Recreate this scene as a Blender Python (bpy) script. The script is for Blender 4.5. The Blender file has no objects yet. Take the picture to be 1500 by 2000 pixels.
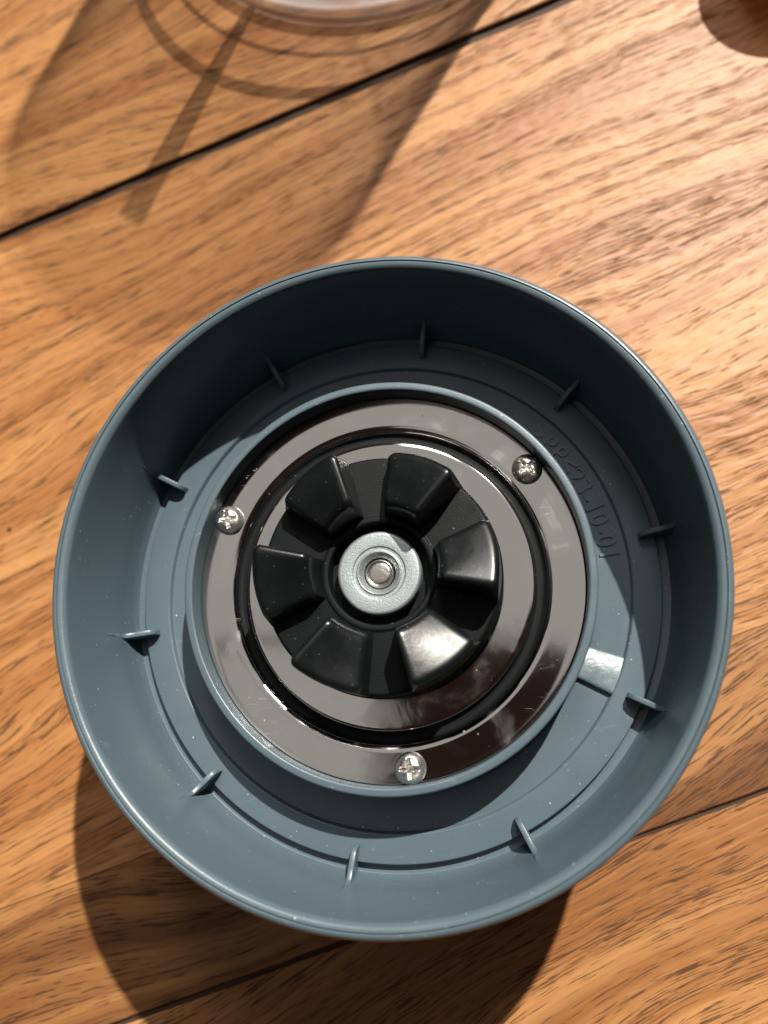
import bpy, bmesh, math, random
from mathutils import Matrix, Vector

# All builder coordinates are in centimetres; CM converts them to metres.
CM = 0.01
sc = bpy.context.scene
COL = sc.collection
R = math.radians

# ------------------------------------------------------------------ camera
cam = bpy.data.cameras.new('camera')
cam_o = bpy.data.objects.new('camera', cam)
COL.objects.link(cam_o)
cam.sensor_fit = 'VERTICAL'
cam.sensor_height = 36.0
cam.sensor_width = 27.0
cam.lens = 28.8
cam.clip_start = 0.005
cam.clip_end = 50.0
rot = Matrix(((0.9882, 0.0, 0.1529), (0.0350, 0.9734, -0.2264), (-0.1488, 0.2291, 0.9620)))
rot = rot.to_quaternion().to_matrix().to_4x4()
cam_o.matrix_world = Matrix.Translation(Vector((2.582, -2.501, 21.698)) * CM) @ rot
cam.dof.use_dof = True
cam.dof.focus_distance = 17.0 * CM
cam.dof.aperture_fstop = 11.5
sc.camera = cam_o

# ------------------------------------------------------------------ world, lamps, exposure
world = bpy.data.worlds.new('World')
sc.world = world
world.use_nodes = True
bg = world.node_tree.nodes['Background']
bg.inputs['Color'].default_value = (0.075, 0.038, 0.028, 1)
bg.inputs['Strength'].default_value = 0.4


def lamp(name, kind, loc, direction, energy, colour):
    li = bpy.data.lights.new(name, kind)
    li.energy = energy
    li.color = colour
    o = bpy.data.objects.new(name, li)
    COL.objects.link(o)
    o.location = Vector(loc)
    o.rotation_euler = Vector(direction).to_track_quat('-Z', 'Y').to_euler()
    return o


# low sunlight through a window: a hard lamp eight metres away
sun_dir = Vector((0.364, 0.797, 1.0)).normalized()
key = lamp('window_light', 'SPOT', sun_dir * 8.0, -sun_dir, 6000.0, (1.0, 0.94, 0.85))
key.data.spot_size = R(20)
key.data.spot_blend = 0.2
key.data.shadow_soft_size = 0.065
# pale ceiling bounce, seen as the beige reflection in the steel
HC = 2.3
def ceiling(name, x0, x1, y0, y1, radiance):
    w, h = (x1 - x0) * HC, (y1 - y0) * HC
    o = lamp(name, 'AREA', ((x0 + x1) / 2 * HC, (y0 + y1) / 2 * HC, HC), (0, 0, -1), radiance * math.pi * w * h, (1.0, 0.975, 0.925))
    o.data.shape = 'RECTANGLE'
    o.data.size = w
    o.data.size_y = h
    o.rotation_euler = (0, 0, 0)
ceiling('ceiling_light', -0.62, 0.62, 0.062, 0.66, 0.56)
ceiling('ceiling_light', -0.62, -0.150, -0.30, 0.052, 0.56)
# bright pane of the window, up the picture: gives the pale sheen on the boards
wp = Vector((-0.02, 0.84, 1.0)) * 2.0
win = lamp('window_pane', 'AREA', wp, -wp, 17.0 * math.pi * 0.45 * 0.85, (1.0, 0.97, 0.93))
win.data.shape = 'RECTANGLE'
win.data.size = 0.45
win.data.size_y = 0.85

sc.view_settings.view_transform = 'Standard'
sc.view_settings.look = 'None'
sc.view_settings.exposure = 0.0
sc.view_settings.gamma = 1.0
sc.view_settings.use_curve_mapping = False
sc.cycles.use_denoising = True
sc.cycles.max_bounces = 7
sc.cycles.transparent_max_bounces = 16
sc.cycles.blur_glossy = 0.3
sc.cycles.caustics_reflective = False
sc.cycles.caustics_refractive = False


# ------------------------------------------------------------------ node helpers
class NT:
    def __init__(self, name):
        self.mat = bpy.data.materials.new(name)
        self.mat.use_nodes = True
        self.t = self.mat.node_tree
        self.t.nodes.clear()
        self.out = self.n('ShaderNodeOutputMaterial')

    def n(self, kind, **kw):
        nd = self.t.nodes.new(kind)
        for k, v in kw.items():
            setattr(nd, k, v)
        return nd

    def l(self, a, b):
        self.t.links.new(a, b)

    def setin(self, sock, v):
        if hasattr(v, 'is_output'):
            self.l(v, sock)
        else:
            sock.default_value = v

    def coords(self, scale=(100, 100, 100), off=(0, 0, 0)):
        tc = self.n('ShaderNodeTexCoord')
        m = self.n('ShaderNodeMapping')
        m.inputs['Scale'].default_value = scale
        m.inputs['Location'].default_value = off
        self.l(tc.outputs['Object'], m.inputs['Vector'])
        return m.outputs[0]

    def scaled(self, vec, s, off=(0, 0, 0)):
        m = self.n('ShaderNodeMapping')
        m.inputs['Scale'].default_value = s
        m.inputs['Location'].default_value = off
        self.l(vec, m.inputs['Vector'])
        return m.outputs[0]

    def noise(self, vec, scale=1.0, detail=3.0, rough=0.5, dist=0.0, colour=False):
        nd = self.n('ShaderNodeTexNoise')
        nd.inputs['Scale'].default_value = scale
        nd.inputs['Detail'].default_value = detail
        nd.inputs['Roughness'].default_value = rough
        nd.inputs['Distortion'].default_value = dist
        self.l(vec, nd.inputs['Vector'])
        return nd.outputs['Color' if colour else 0]

    def math(self, op, a, b=0.0, clamp=False):
        nd = self.n('ShaderNodeMath', operation=op, use_clamp=clamp)
        self.setin(nd.inputs[0], a)
        self.setin(nd.inputs[1], b)
        return nd.outputs[0]

    def ramp(self, fac, a, b, lo=0.0, hi=1.0):
        nd = self.n('ShaderNodeMapRange', interpolation_type='SMOOTHSTEP')
        self.setin(nd.inputs['Value'], fac)
        nd.inputs['From Min'].default_value = a
        nd.inputs['From Max'].default_value = b
        nd.inputs['To Min'].default_value = lo
        nd.inputs['To Max'].default_value = hi
        return nd.outputs[0]

    def mix(self, fac, a, b, blend='MIX'):
        nd = self.n('ShaderNodeMix', data_type='RGBA', blend_type=blend)
        self.setin(nd.inputs[0], fac)
        for i, v in ((6, a), (7, b)):
            if hasattr(v, 'is_output'):
                self.l(v, nd.inputs[i])
            else:
                nd.inputs[i].default_value = (*v, 1)
        return nd.outputs[2]

    def bump(self, height, strength, dist, normal=None):
        nd = self.n('ShaderNodeBump')
        nd.inputs['Strength'].default_value = strength
        nd.inputs['Distance'].default_value = dist
        self.l(height, nd.inputs['Height'])
        if normal is not None:
            self.l(normal, nd.inputs['Normal'])
        return nd.outputs[0]

    def specks(self, vec, scale, size, share):
        """small scattered dust specks: 1 on a speck, 0 elsewhere"""
        v = self.n('ShaderNodeTexVoronoi', feature='F1')
        v.inputs['Scale'].default_value = scale
        self.l(vec, v.inputs['Vector'])
        near = self.ramp(v.outputs['Distance'], size * 0.5, size, 1.0, 0.0)
        sep = self.n('ShaderNodeSeparateColor')
        self.l(v.outputs['Color'], sep.inputs[0])
        pick = self.math('LESS_THAN', sep.outputs[0], share)
        amp = self.math('MULTIPLY', pick, sep.outputs[1])
        return self.math('MULTIPLY', near, amp)

    def pbr(self, **kw):
        b = self.n('ShaderNodeBsdfPrincipled')
        for k, v in kw.items():
            s = b.inputs[k]
            if isinstance(v, tuple) and len(v) == 3:
                v = (*v, 1)
            self.setin(s, v)
        self.l(b.outputs[0], self.out.inputs['Surface'])
        return b


# ------------------------------------------------------------------ materials
def mat_plastic():
    m = NT('slate_plastic')
    c = m.coords()
    big = m.noise(c, 0.35, 4)
    base = m.mix(big, (0.068, 0.0985, 0.117), (0.083, 0.1175, 0.137))
    d1 = m.specks(c, 4.2, 0.10, 0.32)
    d2 = m.specks(m.scaled(c, (1, 1, 1), (3.3, 1.7, 0.4)), 9.0, 0.15, 0.32)
    patch = m.ramp(m.noise(c, 0.8, 3), 0.40, 0.62)
    dust = m.math('MAXIMUM', d1, m.math('MULTIPLY', d2, patch))
    wisp = m.ramp(m.noise(m.scaled(c, (1, 3.2, 1)), 1.6, 5, 0.65, 1.2), 0.62, 0.78, 0.0, 0.10)
    dust = m.math('MAXIMUM', dust, wisp)
    col = m.mix(m.math('MULTIPLY', dust, 0.9), base, (0.52, 0.55, 0.56))
    rough = m.ramp(m.noise(c, 1.1, 5, 0.6), 0.3, 0.7, 0.27, 0.40)
    fine = m.noise(c, 28, 2)
    nrm = m.bump(fine, 0.12, 0.0002)
    m.pbr(**{'Base Color': col, 'Roughness': rough, 'Normal': nrm, 'Specular IOR Level': 0.42})
    return m.mat


def mat_tab():
    m = NT('polished_plastic')
    c = m.coords()
    base = m.mix(m.noise(c, 2.0, 5), (0.08, 0.112, 0.125), (0.12, 0.16, 0.175))
    rough = m.ramp(m.noise(m.scaled(c, (1, 1, 1)), 3.2, 6, 0.65, 0.8), 0.3, 0.7, 0.24, 0.50)
    nrm = m.bump(m.noise(c, 4.5, 4, 0.6, 0.5), 0.35, 0.0004)
    m.pbr(**{'Base Color': base, 'Roughness': rough, 'Normal': nrm, 'Specular IOR Level': 0.5})
    return m.mat


def mat_steel():
    m = NT('polished_steel')
    c = m.coords()
    d1 = m.specks(c, 3.2, 0.10, 0.32)
    d2 = m.specks(m.scaled(c, (1, 1, 1), (1.3, 4.7, 0)), 9.0, 0.16, 0.34)
    patch = m.ramp(m.noise(c, 0.7, 3), 0.50, 0.66)
    scr = m.ramp(m.noise(m.scaled(c, (1.2, 14, 1)), 1.2, 2, 0.5, 1.5), 0.66, 0.72, 0.0, 0.40)
    scr = m.math('MULTIPLY', scr, patch)
    dust = m.math('MAXIMUM', m.math('MAXIMUM', d1, m.math('MULTIPLY', d2, patch)), scr)
    smear = m.ramp(m.noise(c, 0.9, 5, 0.6, 0.8), 0.45, 0.75)
    rough = m.math('ADD', m.ramp(smear, 0, 1, 0.075, 0.20), m.math('MULTIPLY', dust, 0.5))
    col = m.mix(smear, (0.475, 0.465, 0.45), (0.53, 0.52, 0.505))
    met = m.math('SUBTRACT', 1.0, m.math('MULTIPLY', dust, 0.8))
    nrm = m.bump(m.noise(c, 0.4, 1, 0.5), 0.05, 0.002)
    m.pbr(**{'Base Color': col, 'Metallic': met, 'Roughness': rough, 'Normal': nrm})
    return m.mat


def mat_screw():
    m = NT('screw_steel')
    c = m.coords()
    col = m.mix(m.noise(c, 6, 4), (0.58, 0.56, 0.53), (0.74, 0.73, 0.70))
    rough = m.ramp(m.noise(c, 5, 5, 0.7), 0.3, 0.7, 0.20, 0.42)
    nrm = m.bump(m.noise(c, 12, 4, 0.6), 0.25, 0.0003)
    m.pbr(**{'Base Color': col, 'Metallic': 0.95, 'Roughness': rough, 'Normal': nrm})
    return m.mat


def mat_zinc():
    m = NT('zinc_plated_steel')
    c = m.coords()
    n = m.noise(c, 9, 6, 0.7)
    col = m.mix(n, (0.20, 0.235, 0.245), (0.36, 0.40, 0.41))
    gr = m.specks(c, 16, 0.3, 0.3)
    col = m.mix(m.math('MULTIPLY', gr, 0.5), col, (0.75, 0.78, 0.78))
    nrm = m.bump(m.noise(c, 30, 4, 0.6), 0.35, 0.0002)
    m.pbr(**{'Base Color': col, 'Metallic': 0.55, 'Roughness': 0.42, 'Normal': nrm})
    return m.mat


def mat_spindle():
    m = NT('turned_steel')
    c = m.coords()
    n = m.noise(c, 7, 5, 0.7, 0.6)
    col = m.mix(n, (0.34, 0.32, 0.30), (0.52, 0.50, 0.47))
    nrm = m.bump(m.noise(c, 6, 3, 0.6, 0.5), 0.25, 0.0003)
    m.pbr(**{'Base Color': col, 'Metallic': 1.0, 'Roughness': 0.28, 'Normal': nrm})
    return m.mat


def mat_rubber(name, rough0, grain):
    m = NT(name)
    c = m.coords()
    d1 = m.specks(c, 4.2, 0.10, 0.28)
    d2 = m.specks(m.scaled(c, (1, 1, 1), (2.3, 0.7, 0)), 10, 0.15, 0.12)
    dust = m.math('MAXIMUM', d1, d2)
    base = m.mix(m.noise(c, 1.2, 4), (0.0036, 0.0048, 0.0055), (0.0064, 0.0080, 0.0090))
    col = m.mix(m.math('MULTIPLY', dust, 0.4), base, (0.35, 0.35, 0.34))
    rough = m.ramp(m.noise(c, 1.6, 5, 0.65), 0.3, 0.7, rough0 - 0.06, rough0 + 0.08)
    nrm = m.bump(m.noise(c, grain, 3, 0.6), 0.30 if grain > 18 else 0.08, 0.0002)
    m.pbr(**{'Base Color': col, 'Roughness': rough, 'Normal': nrm, 'Specular IOR Level': 0.12 if grain > 18 else 0.45})
    return m.mat


def mat_wood(seed, tone, dark=0.0, red=0.0, turn=0.0):
    m = NT('oak_board')
    rnd = random.Random(seed)
    c0 = m.coords(off=(rnd.uniform(-40, 40), rnd.uniform(-40, 40), 0))
    vr = m.n('ShaderNodeVectorRotate', rotation_type='Z_AXIS')
    vr.inputs['Angle'].default_value = -R(turn)
    m.l(c0, vr.inputs['Vector'])
    c = vr.outputs[0]
    sep = m.n('ShaderNodeSeparateXYZ')
    m.l(c, sep.inputs[0])
    # slow wander of the grain across the board
    w1 = m.math('MULTIPLY', m.math('SUBTRACT', m.noise(m.scaled(c, (0.06, 0.12, 1)), 1, 1), 0.5), 5.5)
    w2 = m.math('MULTIPLY', m.math('SUBTRACT', m.noise(m.scaled(c, (0.5, 0.9, 1)), 1, 1), 0.5), 0.16)
    yy = m.math('ADD', m.math('ADD', sep.outputs[1], w1), w2)
    comb = m.n('ShaderNodeCombineXYZ')
    m.l(sep.outputs[0], comb.inputs[0])
    m.l(yy, comb.inputs[1])
    g = comb.outputs[0]
    rings = m.noise(m.scaled(g, (0.03, 0.75, 1)), 1, 2, 0.55)
    early = m.ramp(m.noise(m.scaled(g, (0.07, 2.4, 1), (7, 3, 0)), 1, 3, 0.6), 0.36, 0.64)
    fibre = m.noise(m.scaled(g, (0.13, 9.0, 1), (3, 9, 0)), 1, 5, 0.70)
    pore = m.noise(m.scaled(g, (0.95, 22.0, 1), (11, 5, 0)), 1, 2, 0.6, 0.1)
    big = m.noise(m.scaled(g, (0.16, 5.5, 1), (23, 8, 0)), 1, 4, 0.68)
    th = m.math('ADD', pore, m.math('MULTIPLY', m.math('SUBTRACT', early, 0.5), 0.13))
    pm = m.math('MAXIMUM', m.ramp(th, 0.565, 0.625), m.ramp(big, 0.63, 0.74, 0, 0.55))
    lt = [v * tone for v in (0.440, 0.216, 0.078)]
    md = [v * tone for v in (0.300, 0.121, 0.038)]
    dk = [v * tone for v in (0.135, 0.050, 0.017)]
    if red:
        for q in (lt, md):
            q[1] *= 1 - red
            q[2] *= 1 - red
    lt, md, dk = tuple(lt), tuple(md), tuple(dk)
    col = m.mix(m.ramp(rings, 0.36, 0.64), lt, md)
    col = m.mix(m.math('MULTIPLY', early, 0.55), col, md)
    if dark:
        col = m.mix(m.ramp(rings, 0.40, 0.60, 0, dark), col, dk)
    col = m.mix(m.ramp(fibre, 0.47, 0.74, 0.0, 0.62), col, dk)
    col = m.mix(m.ramp(fibre, 0.45, 0.26, 0.0, 0.45), col, tuple(min(1, v * 1.22) for v in lt))
    col = m.mix(m.math('MULTIPLY', pm, 0.82), col, (0.058 * tone, 0.023 * tone, 0.009 * tone))
    # a few round pinholes
    v = m.n('ShaderNodeTexVoronoi', feature='F1')
    v.inputs['Scale'].default_value = 0.30
    m.l(c, v.inputs['Vector'])
    hole = m.ramp(v.outputs['Distance'], 0.018, 0.030, 1, 0)
    col = m.mix(m.math('MULTIPLY', hole, 0.8), col, (0.05, 0.02, 0.01))
    rough = m.math('ADD', 0.45, m.math('MULTIPLY', pm, 0.2))
    h = m.math('SUBTRACT', m.math('MULTIPLY', fibre, 0.5), m.math('MULTIPLY', pm, 0.9))
    h = m.math('ADD', h, m.math('MULTIPLY', m.noise(m.scaled(g, (1.3, 2.6, 1), (1, 1, 0)), 1, 1), 1.2))
    nrm = m.bump(h, 0.5, 0.0005)
    m.pbr(**{'Base Color': col, 'Roughness': rough, 'Normal': nrm, 'Specular IOR Level': 0.33})
    return m.mat


def mat_clear(name, tint, edge, gloss_face, rough=0.03):
    """clear moulded plastic or glass: transmits straight on, reflects and absorbs more at grazing angles"""
    m = NT(name)
    lw = m.n('ShaderNodeLayerWeight')
    lw.inputs['Blend'].default_value = 0.5
    f = m.math('POWER', lw.outputs['Facing'], 3.0)
    tr = m.n('ShaderNodeBsdfTransparent')
    col = m.mix(f, tint, edge)
    m.l(col, tr.inputs['Color'])
    gl = m.n('ShaderNodeBsdfGlossy')
    gl.inputs['Color'].default_value = (0.95, 0.96, 0.97, 1)
    gl.inputs['Roughness'].default_value = rough
    fr = m.math('ADD', m.math('MULTIPLY', m.math('POWER', lw.outputs['Facing'], 5.0), 0.9), 0.035)
    mx = m.n('ShaderNodeMixShader')
    m.l(m.math('ADD', fr, gloss_face, True), mx.inputs[0])
    m.l(tr.outputs[0], mx.inputs[1])
    m.l(gl.outputs[0], mx.inputs[2])
    m.l(mx.outputs[0], m.out.inputs['Surface'])
    return m.mat


def mat_foot():
    m = NT('milky_clear_plastic')
    tr = m.n('ShaderNodeBsdfTransparent')
    tr.inputs['Color'].default_value = (0.93, 0.93, 0.93, 1)
    p = m.n('ShaderNodeBsdfPrincipled')
    p.inputs['Base Color'].default_value = (0.88, 0.88, 0.89, 1)
    p.inputs['Roughness'].default_value = 0.12
    lw = m.n('ShaderNodeLayerWeight')
    lw.inputs['Blend'].default_value = 0.5
    f = m.math('ADD', m.math('MULTIPLY', m.math('POWER', lw.outputs['Facing'], 1.6), 0.50), 0.26)
    f = m.math('ADD', f, m.math('MULTIPLY', m.noise(m.coords(), 1.5, 4), 0.08))
    mx = m.n('ShaderNodeMixShader')
    m.l(f, mx.inputs[0])
    m.l(tr.outputs[0], mx.inputs[1])
    m.l(p.outputs[0], mx.inputs[2])
    m.l(mx.outputs[0], m.out.inputs['Surface'])
    return m.mat


def mat_plain(name, col, rough):
    m = NT(name)
    c = m.coords()
    cc = m.mix(m.noise(c, 3, 4), tuple(v * 0.7 for v in col), col)
    m.pbr(**{'Base Color': cc, 'Roughness': rough})
    return m.mat


PLASTIC = mat_plastic()
TAB = mat_tab()
STEEL = mat_steel()
SCREW = mat_screw()
ZINC = mat_zinc()
SPINDLE = mat_spindle()
RUBBER = mat_rubber('black_rubber', 0.30, 9.0)
HUBMAT = mat_rubber('black_textured_plastic', 0.52, 34.0)
CLEAR = mat_clear('clear_plastic', (0.930, 0.922, 0.914), (0.74, 0.72, 0.70), 0.0)
AMBER = mat_clear('amber_glass', (0.22, 0.12, 0.05), (0.08, 0.03, 0.008), 0.0)
FOOT = mat_foot()
GAP = mat_plain('dark_subfloor', (0.055, 0.028, 0.014), 0.8)


# ------------------------------------------------------------------ mesh helpers
def mesh_obj(name, verts, faces, mat, parent=None, smooth=35.0, loc=(0, 0, 0), rz=0.0):
    me = bpy.data.meshes.new(name)
    me.from_pydata([Vector(v) * CM for v in verts], [], faces)
    me.validate()
    bm = bmesh.new()
    bm.from_mesh(me)
    bmesh.ops.recalc_face_normals(bm, faces=bm.faces)
    bm.to_mesh(me)
    bm.free()
    if smooth:
        for p in me.polygons:
            p.use_smooth = True
        me.set_sharp_from_angle(angle=R(smooth))
    me.materials.append(mat)
    o = bpy.data.objects.new(name, me)
    COL.objects.link(o)
    o.location = Vector(loc) * CM
    o.rotation_euler = (0, 0, rz)
    o.parent = parent
    return o


def empty(name, loc=(0, 0, 0)):
    o = bpy.data.objects.new(name, None)
    o.empty_display_size = 0.01
    COL.objects.link(o)
    o.location = Vector(loc) * CM
    return o


def tag(o, label=None, cat=None, group=None, kind=None):
    for k, v in (('label', label), ('category', cat), ('group', group), ('kind', kind)):
        if v:
            o[k] = v
    return o


def rounded(prof, seg=4):
    """prof: list of (r, z, fillet). Returns polyline with filleted corners."""
    out = []
    n = len(prof)
    for i, (r, z, f) in enumerate(prof):
        if f <= 0 or i == 0 or i == n - 1:
            out.append((r, z))
            continue
        p = Vector((r, z))
        a = Vector(prof[i - 1][:2]) - p
        b = Vector(prof[i + 1][:2]) - p
        f1 = min(f, a.length * 0.48, b.length * 0.48)
        p0 = p + a.normalized() * f1
        p1 = p + b.normalized() * f1
        for k in range(seg + 1):
            t = k / seg
            q = p0 * (1 - t) ** 2 + p * 2 * t * (1 - t) + p1 * t ** 2
            out.append((q.x, q.y))
    return out


def lathe(name, prof, mat, parent=None, n=160, closed=False, smooth=35.0, loc=(0, 0, 0), seg=4):
    pl = rounded(prof, seg)
    verts, faces = [], []
    m = len(pl)
    for i in range(n):
        a = 2 * math.pi * i / n
        ca, sa = math.cos(a), math.sin(a)
        for r, z in pl:
            verts.append((r * ca, r * sa, z))
    rng = m if closed else m - 1
    for i in range(n):
        j = (i + 1) % n
        for k in range(rng):
            k2 = (k + 1) % m
            faces.append((i * m + k, j * m + k, j * m + k2, i * m + k2))
    o = mesh_obj(name, verts, faces, mat, parent, smooth, loc)
    bm = bmesh.new()
    bm.from_mesh(o.data)
    bmesh.ops.remove_doubles(bm, verts=bm.verts, dist=1e-7)
    bmesh.ops.recalc_face_normals(bm, faces=bm.faces)
    bm.to_mesh(o.data)
    bm.free()
    o.data.set_sharp_from_angle(angle=R(smooth))
    return o


# ------------------------------------------------------------------ floor of oak boards
floor = tag(empty('wooden_floor'), kind='structure')
ANG = R(21.95)
ux, uy = math.cos(ANG), math.sin(ANG)
HALF = 60.0


def board(v0, v1, seed, tone, dark=0.0, gap0=0.02, gap1=0.02, ch0=0.04, ch1=0.04, turn=0.0):
    """a board between two joints, v measured across the grain; local x runs along the grain"""
    vc = (v0 + v1) / 2
    a, b = v0 + gap0 - vc, v1 - gap1 - vc
    prof = [(a, -1.5), (a, -ch0 * 1.3), (a + ch0 * 0.35, -ch0 * 0.55), (a + ch0, 0), (b - ch1, 0), (b - ch1 * 0.35, -ch1 * 0.55), (b, -ch1 * 1.3), (b, -1.5)]
    verts, faces = [], []
    ns = 240
    rnd = random.Random(seed)
    ja = jb = 0.0
    for i in range(ns + 1):
        x = -HALF + 2 * HALF * i / ns
        # hand-worn edges: the joint wanders a little along its length
        ja = ja * 0.8 + rnd.uniform(-1, 1) * ch0 * 0.13
        jb = jb * 0.8 + rnd.uniform(-1, 1) * ch1 * 0.13
        verts += [(x, y + (ja if q < 4 else jb), z) for q, (y, z) in enumerate(prof)]
    k = len(prof)
    for i in range(ns):
        for j in range(k):
            j2 = (j + 1) % k
            faces.append((i * k + j, (i + 1) * k + j, (i + 1) * k + j2, i * k + j2))
    faces.append(tuple(range(k)))
    faces.append(tuple(ns * k + j for j in range(k)))
    o = mesh_obj('board', verts, faces, mat_wood(seed, tone, dark, 0.0, turn), floor, 30.0, (-uy * vc, ux * vc, 0), ANG)
    o.data.materials.append(GAP)
    for p in o.data.polygons:      # darker brown on the steep faces in the joints
        if abs(p.normal.z) < 0.45:
            p.material_index = 1
    return o


board(16.1, 34.0, 11, 0.98, gap0=0.13, ch0=0.06, turn=2)
board(-3.56, 16.1, 23, 1.00, 0.0, gap0=0.004, gap1=0.12, ch0=0.012, ch1=0.15, turn=7)
board(-7.16, -3.56, 37, 0.80, 0.75, gap0=0.03, gap1=0.004, ch0=0.07, ch1=0.012, turn=5)
board(-20.0, -7.16, 41, 0.96, 0.25, gap1=0.03, ch1=0.05, turn=8)
board(34.0, 48.0, 53, 1.0)
board(-36.0, -20.0, 67, 1.0)
for vj, wj, zj in ((16.1, 0.16, -0.17), (-7.16, 0.045, -0.10)):
    # dark filler in the wider joints
    vv, ff = [], []
    rnd = random.Random(5)
    for i in range(241):
        x = -HALF + 2 * HALF * i / 240
        dz = rnd.uniform(-0.02, 0.02)
        for y in (-wj, wj):
            vv.append((x, vj + y, zj + dz))
            vv.append((x, vj + y, -1.4))
    for i in range(240):
        a, b = i * 4, i * 4 + 4
        ff += [(a, b, b + 2, a + 2), (a, a + 1, b + 1, b), (a + 2, b + 2, b + 3, a + 3)]
    mesh_obj('joint_filler', vv, ff, GAP, floor, 30.0, (0, 0, 0), ANG)
sub = mesh_obj('subfloor', [(-70, -60, -1.52), (70, -60, -1.52), (70, 70, -1.52), (-70, 70, -1.52), (-70, -60, -2.5), (70, -60, -2.5), (70, 70, -2.5), (-70, 70, -2.5)],
               [(0, 1, 2, 3), (4, 7, 6, 5), (0, 4, 5, 1), (1, 5, 6, 2), (2, 6, 7, 3), (3, 7, 4, 0)], GAP, floor, 0)

# ------------------------------------------------------------------ blender base, upside down
base = tag(empty('blender_base'), 'slate grey round plastic blender base lying open with black drive coupler and steel plate', 'blender base')
ZF = 3.98            # level of the raised floor ring inside the bowl
housing = lathe('housing', [
    (4.30, ZF - 0.35, 0), (4.37, ZF - 0.11, 0.05),
    (5.09, ZF - 0.11, 0.02), (5.13, ZF, 0.04),
    (5.72, ZF, 0.035), (5.745, ZF - 0.20, 0.02),
    (5.925, ZF - 0.18, 0.012), (5.99, ZF + 0.02, 0.05), (6.035, ZF + 0.32, 0.16),
    (6.165, 6.18, 0.18), (6.200, 6.56, 0.10),
    (6.27, 6.632, 0.05), (6.345, 6.648, 0.010), (6.361, 6.612, 0.005), (6.377, 6.652, 0.010),
    (6.445, 6.638, 0.05), (6.505, 6.56, 0.06), (6.495, 6.36, 0.08),
    (6.44, 5.9, 0.06), (6.36, 0.35, 0.1), (6.36, 0.0, 0.06), (6.05, 0.0, 0.05), (6.05, 3.2, 0.1), (4.30, 3.2, 0.1), (4.30, ZF - 0.35, 0)],
    PLASTIC, base, 256, False, 40.0)

# inner collar that holds the plate
collar = lathe('collar', [
    (4.12, 3.4, 0), (4.122, 5.165, 0.03), (4.16, 5.185, 0.02), (4.27, 5.18, 0.02), (4.30, 5.15, 0.03), (4.36, ZF - 0.10, 0.05), (4.36, 3.4, 0), (4.12, 3.4, 0)],
    PLASTIC, base, 224, False, 50.0)

# ribs round the foot of the bowl wall
def rib_mesh():
    prof = [(5.38, ZF - 0.02), (5.385, ZF + 0.20), (5.42, ZF + 0.29), (5.52, ZF + 0.35), (5.75, ZF + 0.40), (5.98, ZF + 0.46), (6.040, ZF + 0.53),
            (6.058, ZF + 0.8), (6.095, ZF + 1.2), (6.14, ZF + 1.55), (6.25, ZF + 1.55), (6.25, ZF - 0.30), (5.70, ZF - 0.30), (5.70, ZF - 0.02)]
    n = len(prof)
    verts, faces = [], []
    for s in (-1, 1):
        for r, z in prof:
            t = 0.058 - 0.030 * max(0, min(1, (z - ZF - 0.4) / 0.4))
            verts.append((r, s * t, z))
    for i in range(n):
        j = (i + 1) % n
        faces.append((i, j, n + j, n + i))
    faces.append(tuple(range(n)))
    faces.append(tuple(range(2 * n - 1, n - 1, -1)))
    return verts, faces


rv, rf = rib_mesh()
rib0 = mesh_obj('rib', rv, rf, PLASTIC, housing, 30.0)
bm = bmesh.new()
bm.from_mesh(rib0.data)
sel = [e for e in bm.edges if all(v.co.z > (ZF + 0.05) * CM for v in e.verts) and all(v.co.x < 6.2 * CM for v in e.verts) and abs(e.verts[0].co.y - e.verts[1].co.y) < 0.02 * CM]
bmesh.ops.bevel(bm, geom=sel, offset=0.018 * CM, segments=2, affect='EDGES', profile=0.5)
bm.to_mesh(rib0.data)
bm.free()
for p in rib0.data.polygons:
    p.use_smooth = True
rib0.data.set_sharp_from_angle(angle=R(45))
for k in range(10):
    o = rib0 if k == 0 else rib0.copy()
    if k:
        COL.objects.link(o)
        o.parent = housing
    o.rotation_euler = (0, 0, R(12.2 + 36 * k))


# the short polished stop tab on the lower floor ring
def tab():
    r0, r1, a0, a1 = 4.35, 5.12, R(-25.3), R(-16.1)
    z0 = ZF - 0.108
    verts, faces = [], []
    n = 8
    rows = [(0.0, -0.02), (0.0, 0.085), (0.05, 0.12), (0.12, 0.125), (0.5, 0.085), (0.97, 0.035), (1.0, 0.015), (1.0, -0.02)]
    for t, h in rows:
        a = a0 + (a1 - a0) * t
        for i in range(n + 1):
            r = r0 + (r1 - r0) * i / n
            verts.append((r * math.cos(a), r * math.sin(a), z0 + h))
    for j in range(len(rows) - 1):
        for i in range(n):
            faces.append((j * (n + 1) + i, j * (n + 1) + i + 1, (j + 1) * (n + 1) + i + 1, (j + 1) * (n + 1) + i))
    m = len(rows)
    faces.append(tuple(j * (n + 1) for j in range(m)))
    faces.append(tuple(j * (n + 1) + n for j in range(m - 1, -1, -1)))
    return mesh_obj('stop_tab', verts, faces, TAB, housing, 50.0)


tag(tab(), 'shiny scuffed tab on the floor of the bowl')


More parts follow.
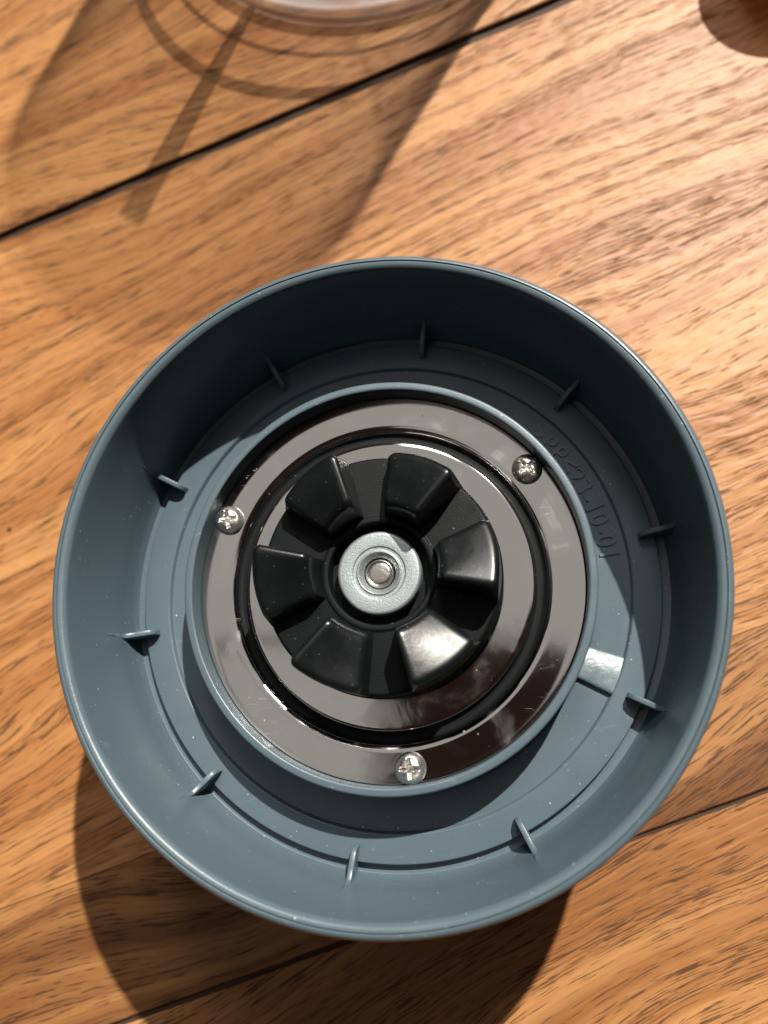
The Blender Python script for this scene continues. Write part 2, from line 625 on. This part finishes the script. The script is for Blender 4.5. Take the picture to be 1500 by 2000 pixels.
# moulded material mark and date on the lower floor ring
def lettering():
    verts, faces = [], []
    angs = [47.6, 43.7, 39.7, 35.6, 32.0, 28.5, 25.4, 22.3, 19.0, 16.1, 13.0, 9.4]
    for ch, ang in zip('>PP<23-10-01', angs):
        cu = bpy.data.curves.new('glyph', 'FONT')
        cu.body = ch
        cu.size = 0.60
        cu.align_x = 'CENTER'
        cu.extrude = 0.022
        cu.offset = 0.007
        cu.resolution_u = 4
        to = bpy.data.objects.new('glyph', cu)
        COL.objects.link(to)
        bpy.context.view_layer.update()
        dg = bpy.context.evaluated_depsgraph_get()
        me = to.evaluated_get(dg).to_mesh()
        off = len(verts)
        a = R(ang)
        er = Vector((math.cos(a), math.sin(a), 0))
        et = Vector((math.sin(a), -math.cos(a), 0))
        for v in me.vertices:
            p = er * (4.535 + v.co.y) + et * v.co.x * 0.92
            verts.append((p.x, p.y, ZF - 0.108 + 0.012 + v.co.z))
        faces += [tuple(off + i for i in p.vertices) for p in me.polygons]
        to.to_mesh_clear()
        bpy.data.objects.remove(to)
        bpy.data.curves.remove(cu)
    o = mesh_obj('moulded_lettering', verts, faces, PLASTIC, housing, 0)
    return o


lettering()

# ------------------------------------------------------------------ steel cover plate
ZP = 4.66
plate = lathe('cover_plate', [
    (4.112, ZP - 0.35, 0), (4.110, ZP - 0.01, 0.01), (4.098, ZP + 0.008, 0.01), (3.97, ZP + 0.000, 0.05),
    (3.70, ZP, 0.12), (3.455, ZP + 0.002, 0.06), (3.345, ZP - 0.046, 0.04), (3.312, ZP - 0.13, 0.03), (3.305, ZP - 0.38, 0.02), (3.085, ZP - 0.38, 0.02), (3.083, ZP - 0.04, 0.02),
    (3.065, ZP + 0.012, 0.02), (3.00, ZP + 0.024, 0.03), (1.5, ZP + 0.028, 0.1), (0.6, ZP + 0.03, 0)],
    STEEL, base, 256, False, 60.0, seg=6)


lathe('groove_black_ring', [(3.315, ZP - 0.34, 0), (3.313, ZP - 0.135, 0.02), (3.26, ZP - 0.18, 0.05), (3.13, ZP - 0.18, 0.05), (3.080, ZP - 0.13, 0.02), (3.078, ZP - 0.34, 0)], HUBMAT, plate, 192, False, 40.0)  # black ring added so the steel groove reads dark, without bright reflections


def screw(ang, tilt_seed):
    """pan head with a pressed cross recess, as one polar height field"""
    n, m = 72, 26
    rh = 0.325
    verts, faces = [], []

    def height(x, y):
        r = math.hypot(x, y) / rh
        z = 0.205 * (max(0.0, 1 - r ** 2.6)) ** 0.62 + 0.02
        ax, ay = abs(x), abs(y)
        d = 0.0
        for p, q in ((ax, ay), (ay, ax)):
            # arm along p: half width narrows outward, depth runs out to its tip
            wdt = 0.050 - 0.06 * max(0, p - 0.05)
            e = max(0.0, min(1.0, (wdt - q) / 0.018))
            l = max(0.0, min(1.0, (0.215 - p) / 0.13))
            d = max(d, e * (l ** 0.7))
        d = max(d, max(0.0, min(1.0, (0.085 - (ax + ay) * 0.8) / 0.04)))
        return z - 0.125 * d

    for j in range(m + 1):
        r = rh * (j / m) ** 0.85
        for i in range(n):
            a = 2 * math.pi * i / n
            x, y = r * math.cos(a), r * math.sin(a)
            verts.append((x, y, height(x, y) if j < m else 0.02))
    for i in range(n):
        a = 2 * math.pi * i / n
        verts.append((rh * 0.98 * math.cos(a), rh * 0.98 * math.sin(a), -0.05))
    for j in range(m + 1):
        for i in range(n):
            i2 = (i + 1) % n
            faces.append((j * n + i, j * n + i2, (j + 1) * n + i2, (j + 1) * n + i))
    o = mesh_obj('screw', verts, faces, SCREW, plate, 42.0, (3.81 * math.cos(R(ang)), 3.81 * math.sin(R(ang)), ZP + 0.01), R(tilt_seed))
    return o


screw(159.9, 12)
screw(39.9, 40)
screw(-81.0, 5)

# ------------------------------------------------------------------ drive coupler
ZD = 5.80
coupler = lathe('drive_coupler', [
    (1.02, ZD - 0.42, 0), (1.02, ZD - 0.03, 0.02), (1.05, ZD + 0.005, 0.02), (1.13, ZD + 0.005, 0.02), (1.17, ZD - 0.03, 0.02),
    (2.36, ZD - 0.03, 0.04), (2.405, ZD - 0.10, 0.05), (2.41, ZD - 0.34, 0.03), (2.44, ZD - 0.36, 0.02), (2.445, ZD - 0.58, 0.06), (2.25, ZD - 0.70, 0.08), (1.5, ZD - 0.72, 0.1), (1.3, ZP + 0.04, 0.1), (0.7, ZP + 0.04, 0)],
    HUBMAT, base, 192, False, 40.0)
lathe('hub_floor', [(1.03, ZD - 0.40, 0), (0.3, ZD - 0.41, 0)], HUBMAT, coupler, 96)


def lug_mesh():
    """ramped wedge with rounded edges: tall face on the clockwise side, sloping down counter-clockwise; local x is its radial axis"""
    nt, nr = 40, 30
    a0, a1 = R(-20.0), R(20.0)
    verts, faces = [], []
    top, bot = {}, {}

    def drop(d, rho):
        if d >= rho:
            return 0.0
        return rho - math.sqrt(max(0.0, rho * rho - (rho - d) ** 2))

    def ease(u):      # more rows near the two edges
        return 0.5 - 0.5 * math.cos(math.pi * u) * (0.55 + 0.45 * abs(math.cos(math.pi * u)))

    for i in range(nt + 1):
        t = ease(i / nt)
        for j in range(nr + 1):
            s_ = ease(j / nr)
            ri, ro = 1.235, 2.385
            r = ri + (ro - ri) * s_
            # plan corners are rounded off: the ends of the sides draw in a little
            pinch = 1.0 - 0.10 * max(0.0, abs(2 * s_ - 1) - 0.8) / 0.2 * abs(2 * t - 1)
            a = (a0 + R(2.6) + (a1 - a0 - R(3.8)) * t) * pinch
            h = 0.93 - 0.34 * t - 0.12 * t * t + 0.09 * s_ - 0.03 * s_ * s_
            wid = r * (a1 - a0 - R(3.8))
            z = h - drop(t * wid, 0.15) - drop((1 - t) * wid, 0.12) - drop(s_ * (ro - ri), 0.17) - drop((1 - s_) * (ro - ri), 0.15)
            top[i, j] = len(verts)
            verts.append((r * math.cos(a), r * math.sin(a), z))
    edge = [(i, 0) for i in range(nt + 1)] + [(nt, j) for j in range(1, nr + 1)] + [(i, nr) for i in range(nt - 1, -1, -1)] + [(0, j) for j in range(nr - 1, 0, -1)]
    for (i, j) in edge:
        t, s_ = ease(i / nt), ease(j / nr)
        a = a0 + (a1 - a0) * t
        r = 1.17 + (2.405 - 1.17) * s_
        bot[i, j] = len(verts)
        verts.append((r * math.cos(a), r * math.sin(a), -0.06))
    for i in range(nt):
        for j in range(nr):
            faces.append((top[i, j], top[i + 1, j], top[i + 1, j + 1], top[i, j + 1]))
    for k in range(len(edge)):
        e0, e1 = edge[k], edge[(k + 1) % len(edge)]
        faces.append((top[e0], bot[e0], bot[e1], top[e1]))
    return verts, faces


lv, lf = lug_mesh()
lug0 = mesh_obj('lug', lv, lf, RUBBER, coupler, 70.0)
for k in range(6):
    o = lug0 if k == 0 else lug0.copy()
    if k:
        COL.objects.link(o)
        o.parent = coupler
    o.location = (0, 0, (ZD - 0.03) * CM)
    o.rotation_euler = (0, 0, R(7.2 + 60 * k))

ZW = 5.83
lathe('washer', [(0.84, ZW - 0.35, 0), (0.842, ZW - 0.05, 0.04), (0.80, ZW, 0.03), (0.535, ZW, 0.012), (0.52, ZW - 0.028, 0.01), (0.455, ZW - 0.03, 0.01), (0.43, ZW + 0.005, 0.02), (0.39, ZW - 0.03, 0.03), (0.315, ZW - 0.13, 0.02), (0.31, ZW - 0.35, 0)],
      ZINC, coupler, 128, False, 32.0)
lathe('spindle_end', [(0.305, ZW - 0.40, 0), (0.30, ZW - 0.13, 0.03), (0.265, ZW - 0.09, 0.02), (0.245, ZW - 0.095, 0.012), (0.222, ZW - 0.125, 0.01), (0.20, ZW - 0.105, 0.012), (0.10, ZW - 0.098, 0.05), (0.0, ZW - 0.096, 0)],
      SPINDLE, coupler, 96, False, 32.0)

# ------------------------------------------------------------------ clear jar standing behind
jar = tag(empty('clear_jar', (-2.30, 25.75, 0)), 'tall clear plastic jar with ringed foot standing at the top edge', 'jar')
lathe('wall', [
    (6.60, 0.62, 0), (6.70, 0.70, 0.05), (6.14, 14.2, 0.1), (6.14, 14.6, 0.1), (6.19, 14.75, 0.05), (6.32, 14.75, 0.05), (6.36, 14.45, 0.08), (6.34, 14.2, 0.06), (6.26, 14.05, 0.06),
    (6.86, 0.70, 0.06), (6.80, 0.62, 0.05), (6.60, 0.62, 0)],
    CLEAR, jar, 160, False, 30.0)
lathe('foot_ring', [
    (6.60, 0.60, 0), (6.93, 0.60, 0.06), (7.02, 0.50, 0.07), (7.02, 0.36, 0.06), (6.93, 0.28, 0.05), (6.95, 0.22, 0.05), (7.03, 0.12, 0.06), (7.00, 0.0, 0.05), (6.66, 0.0, 0.05), (6.60, 0.16, 0.05), (6.60, 0.60, 0)],
    FOOT, jar, 160, False, 50.0)
lathe('base_disc', [(6.13, 14.35, 0), (5.8, 14.40, 0.05), (5.7, 14.20, 0.04), (0.02, 14.20, 0), (0.02, 13.95, 0), (6.0, 13.95, 0.05), (6.13, 14.35, 0)], CLEAR, jar, 128, False, 30.0)
for zb, hb, pb in ((3.3, 0.42, 0.16), (1.55, 0.18, 0.10)):  # unseen milky bands added to put dark arcs in the jar's shadow
    rb = 6.84 - 0.045 * zb
    lathe('shadow_band', [(rb, zb, 0), (rb + pb, zb + 0.05, 0.05), (rb + pb, zb + hb - 0.05, 0.05), (rb, zb + hb, 0), (rb, zb, 0)], FOOT, jar, 128, False, 50.0)
# moulded inside rib on the near wall
def jar_rib():
    verts, faces = [], []
    rows = [(0.7, 0.10), (3.6, 0.16), (8.0, 0.22), (10.5, 0.26)]
    for z, w in rows:
        for dx, dy in ((-1, 0), (-0.8, 1.0), (0.8, 1.0), (1, 0)):
            a = R(238 + 2.4 * (z / 10)) + dx * w * 1.9 / 6.7
            r = 6.735 - 0.042 * z - dy * 0.42
            verts.append((r * math.cos(a), r * math.sin(a), z))
    for i in range(len(rows) - 1):
        for j in range(4):
            j2 = (j + 1) % 4
            faces.append((i * 4 + j, (i + 1) * 4 + j, (i + 1) * 4 + j2, i * 4 + j2))
    faces += [(0, 1, 2, 3), (15, 14, 13, 12)]
    return mesh_obj('inner_rib', verts, faces, FOOT, jar, 30.0)


jar_rib()

# ------------------------------------------------------------------ small amber jar just at the corner
amber = tag(empty('amber_pot', (11.25, 20.45, 0)), 'small squat amber glass pot at the top right corner', 'pot')
lathe('glass', [
    (0.0, 0.0, 0), (1.95, 0.0, 0.15), (2.15, 0.35, 0.25), (2.18, 1.9, 0.3), (2.12, 2.75, 0.1), (2.0, 2.80, 0.05), (1.95, 2.7, 0.05), (1.98, 0.6, 0.3), (1.7, 0.35, 0.2), (0.0, 0.32, 0)],
    AMBER, amber, 96, False, 40.0)
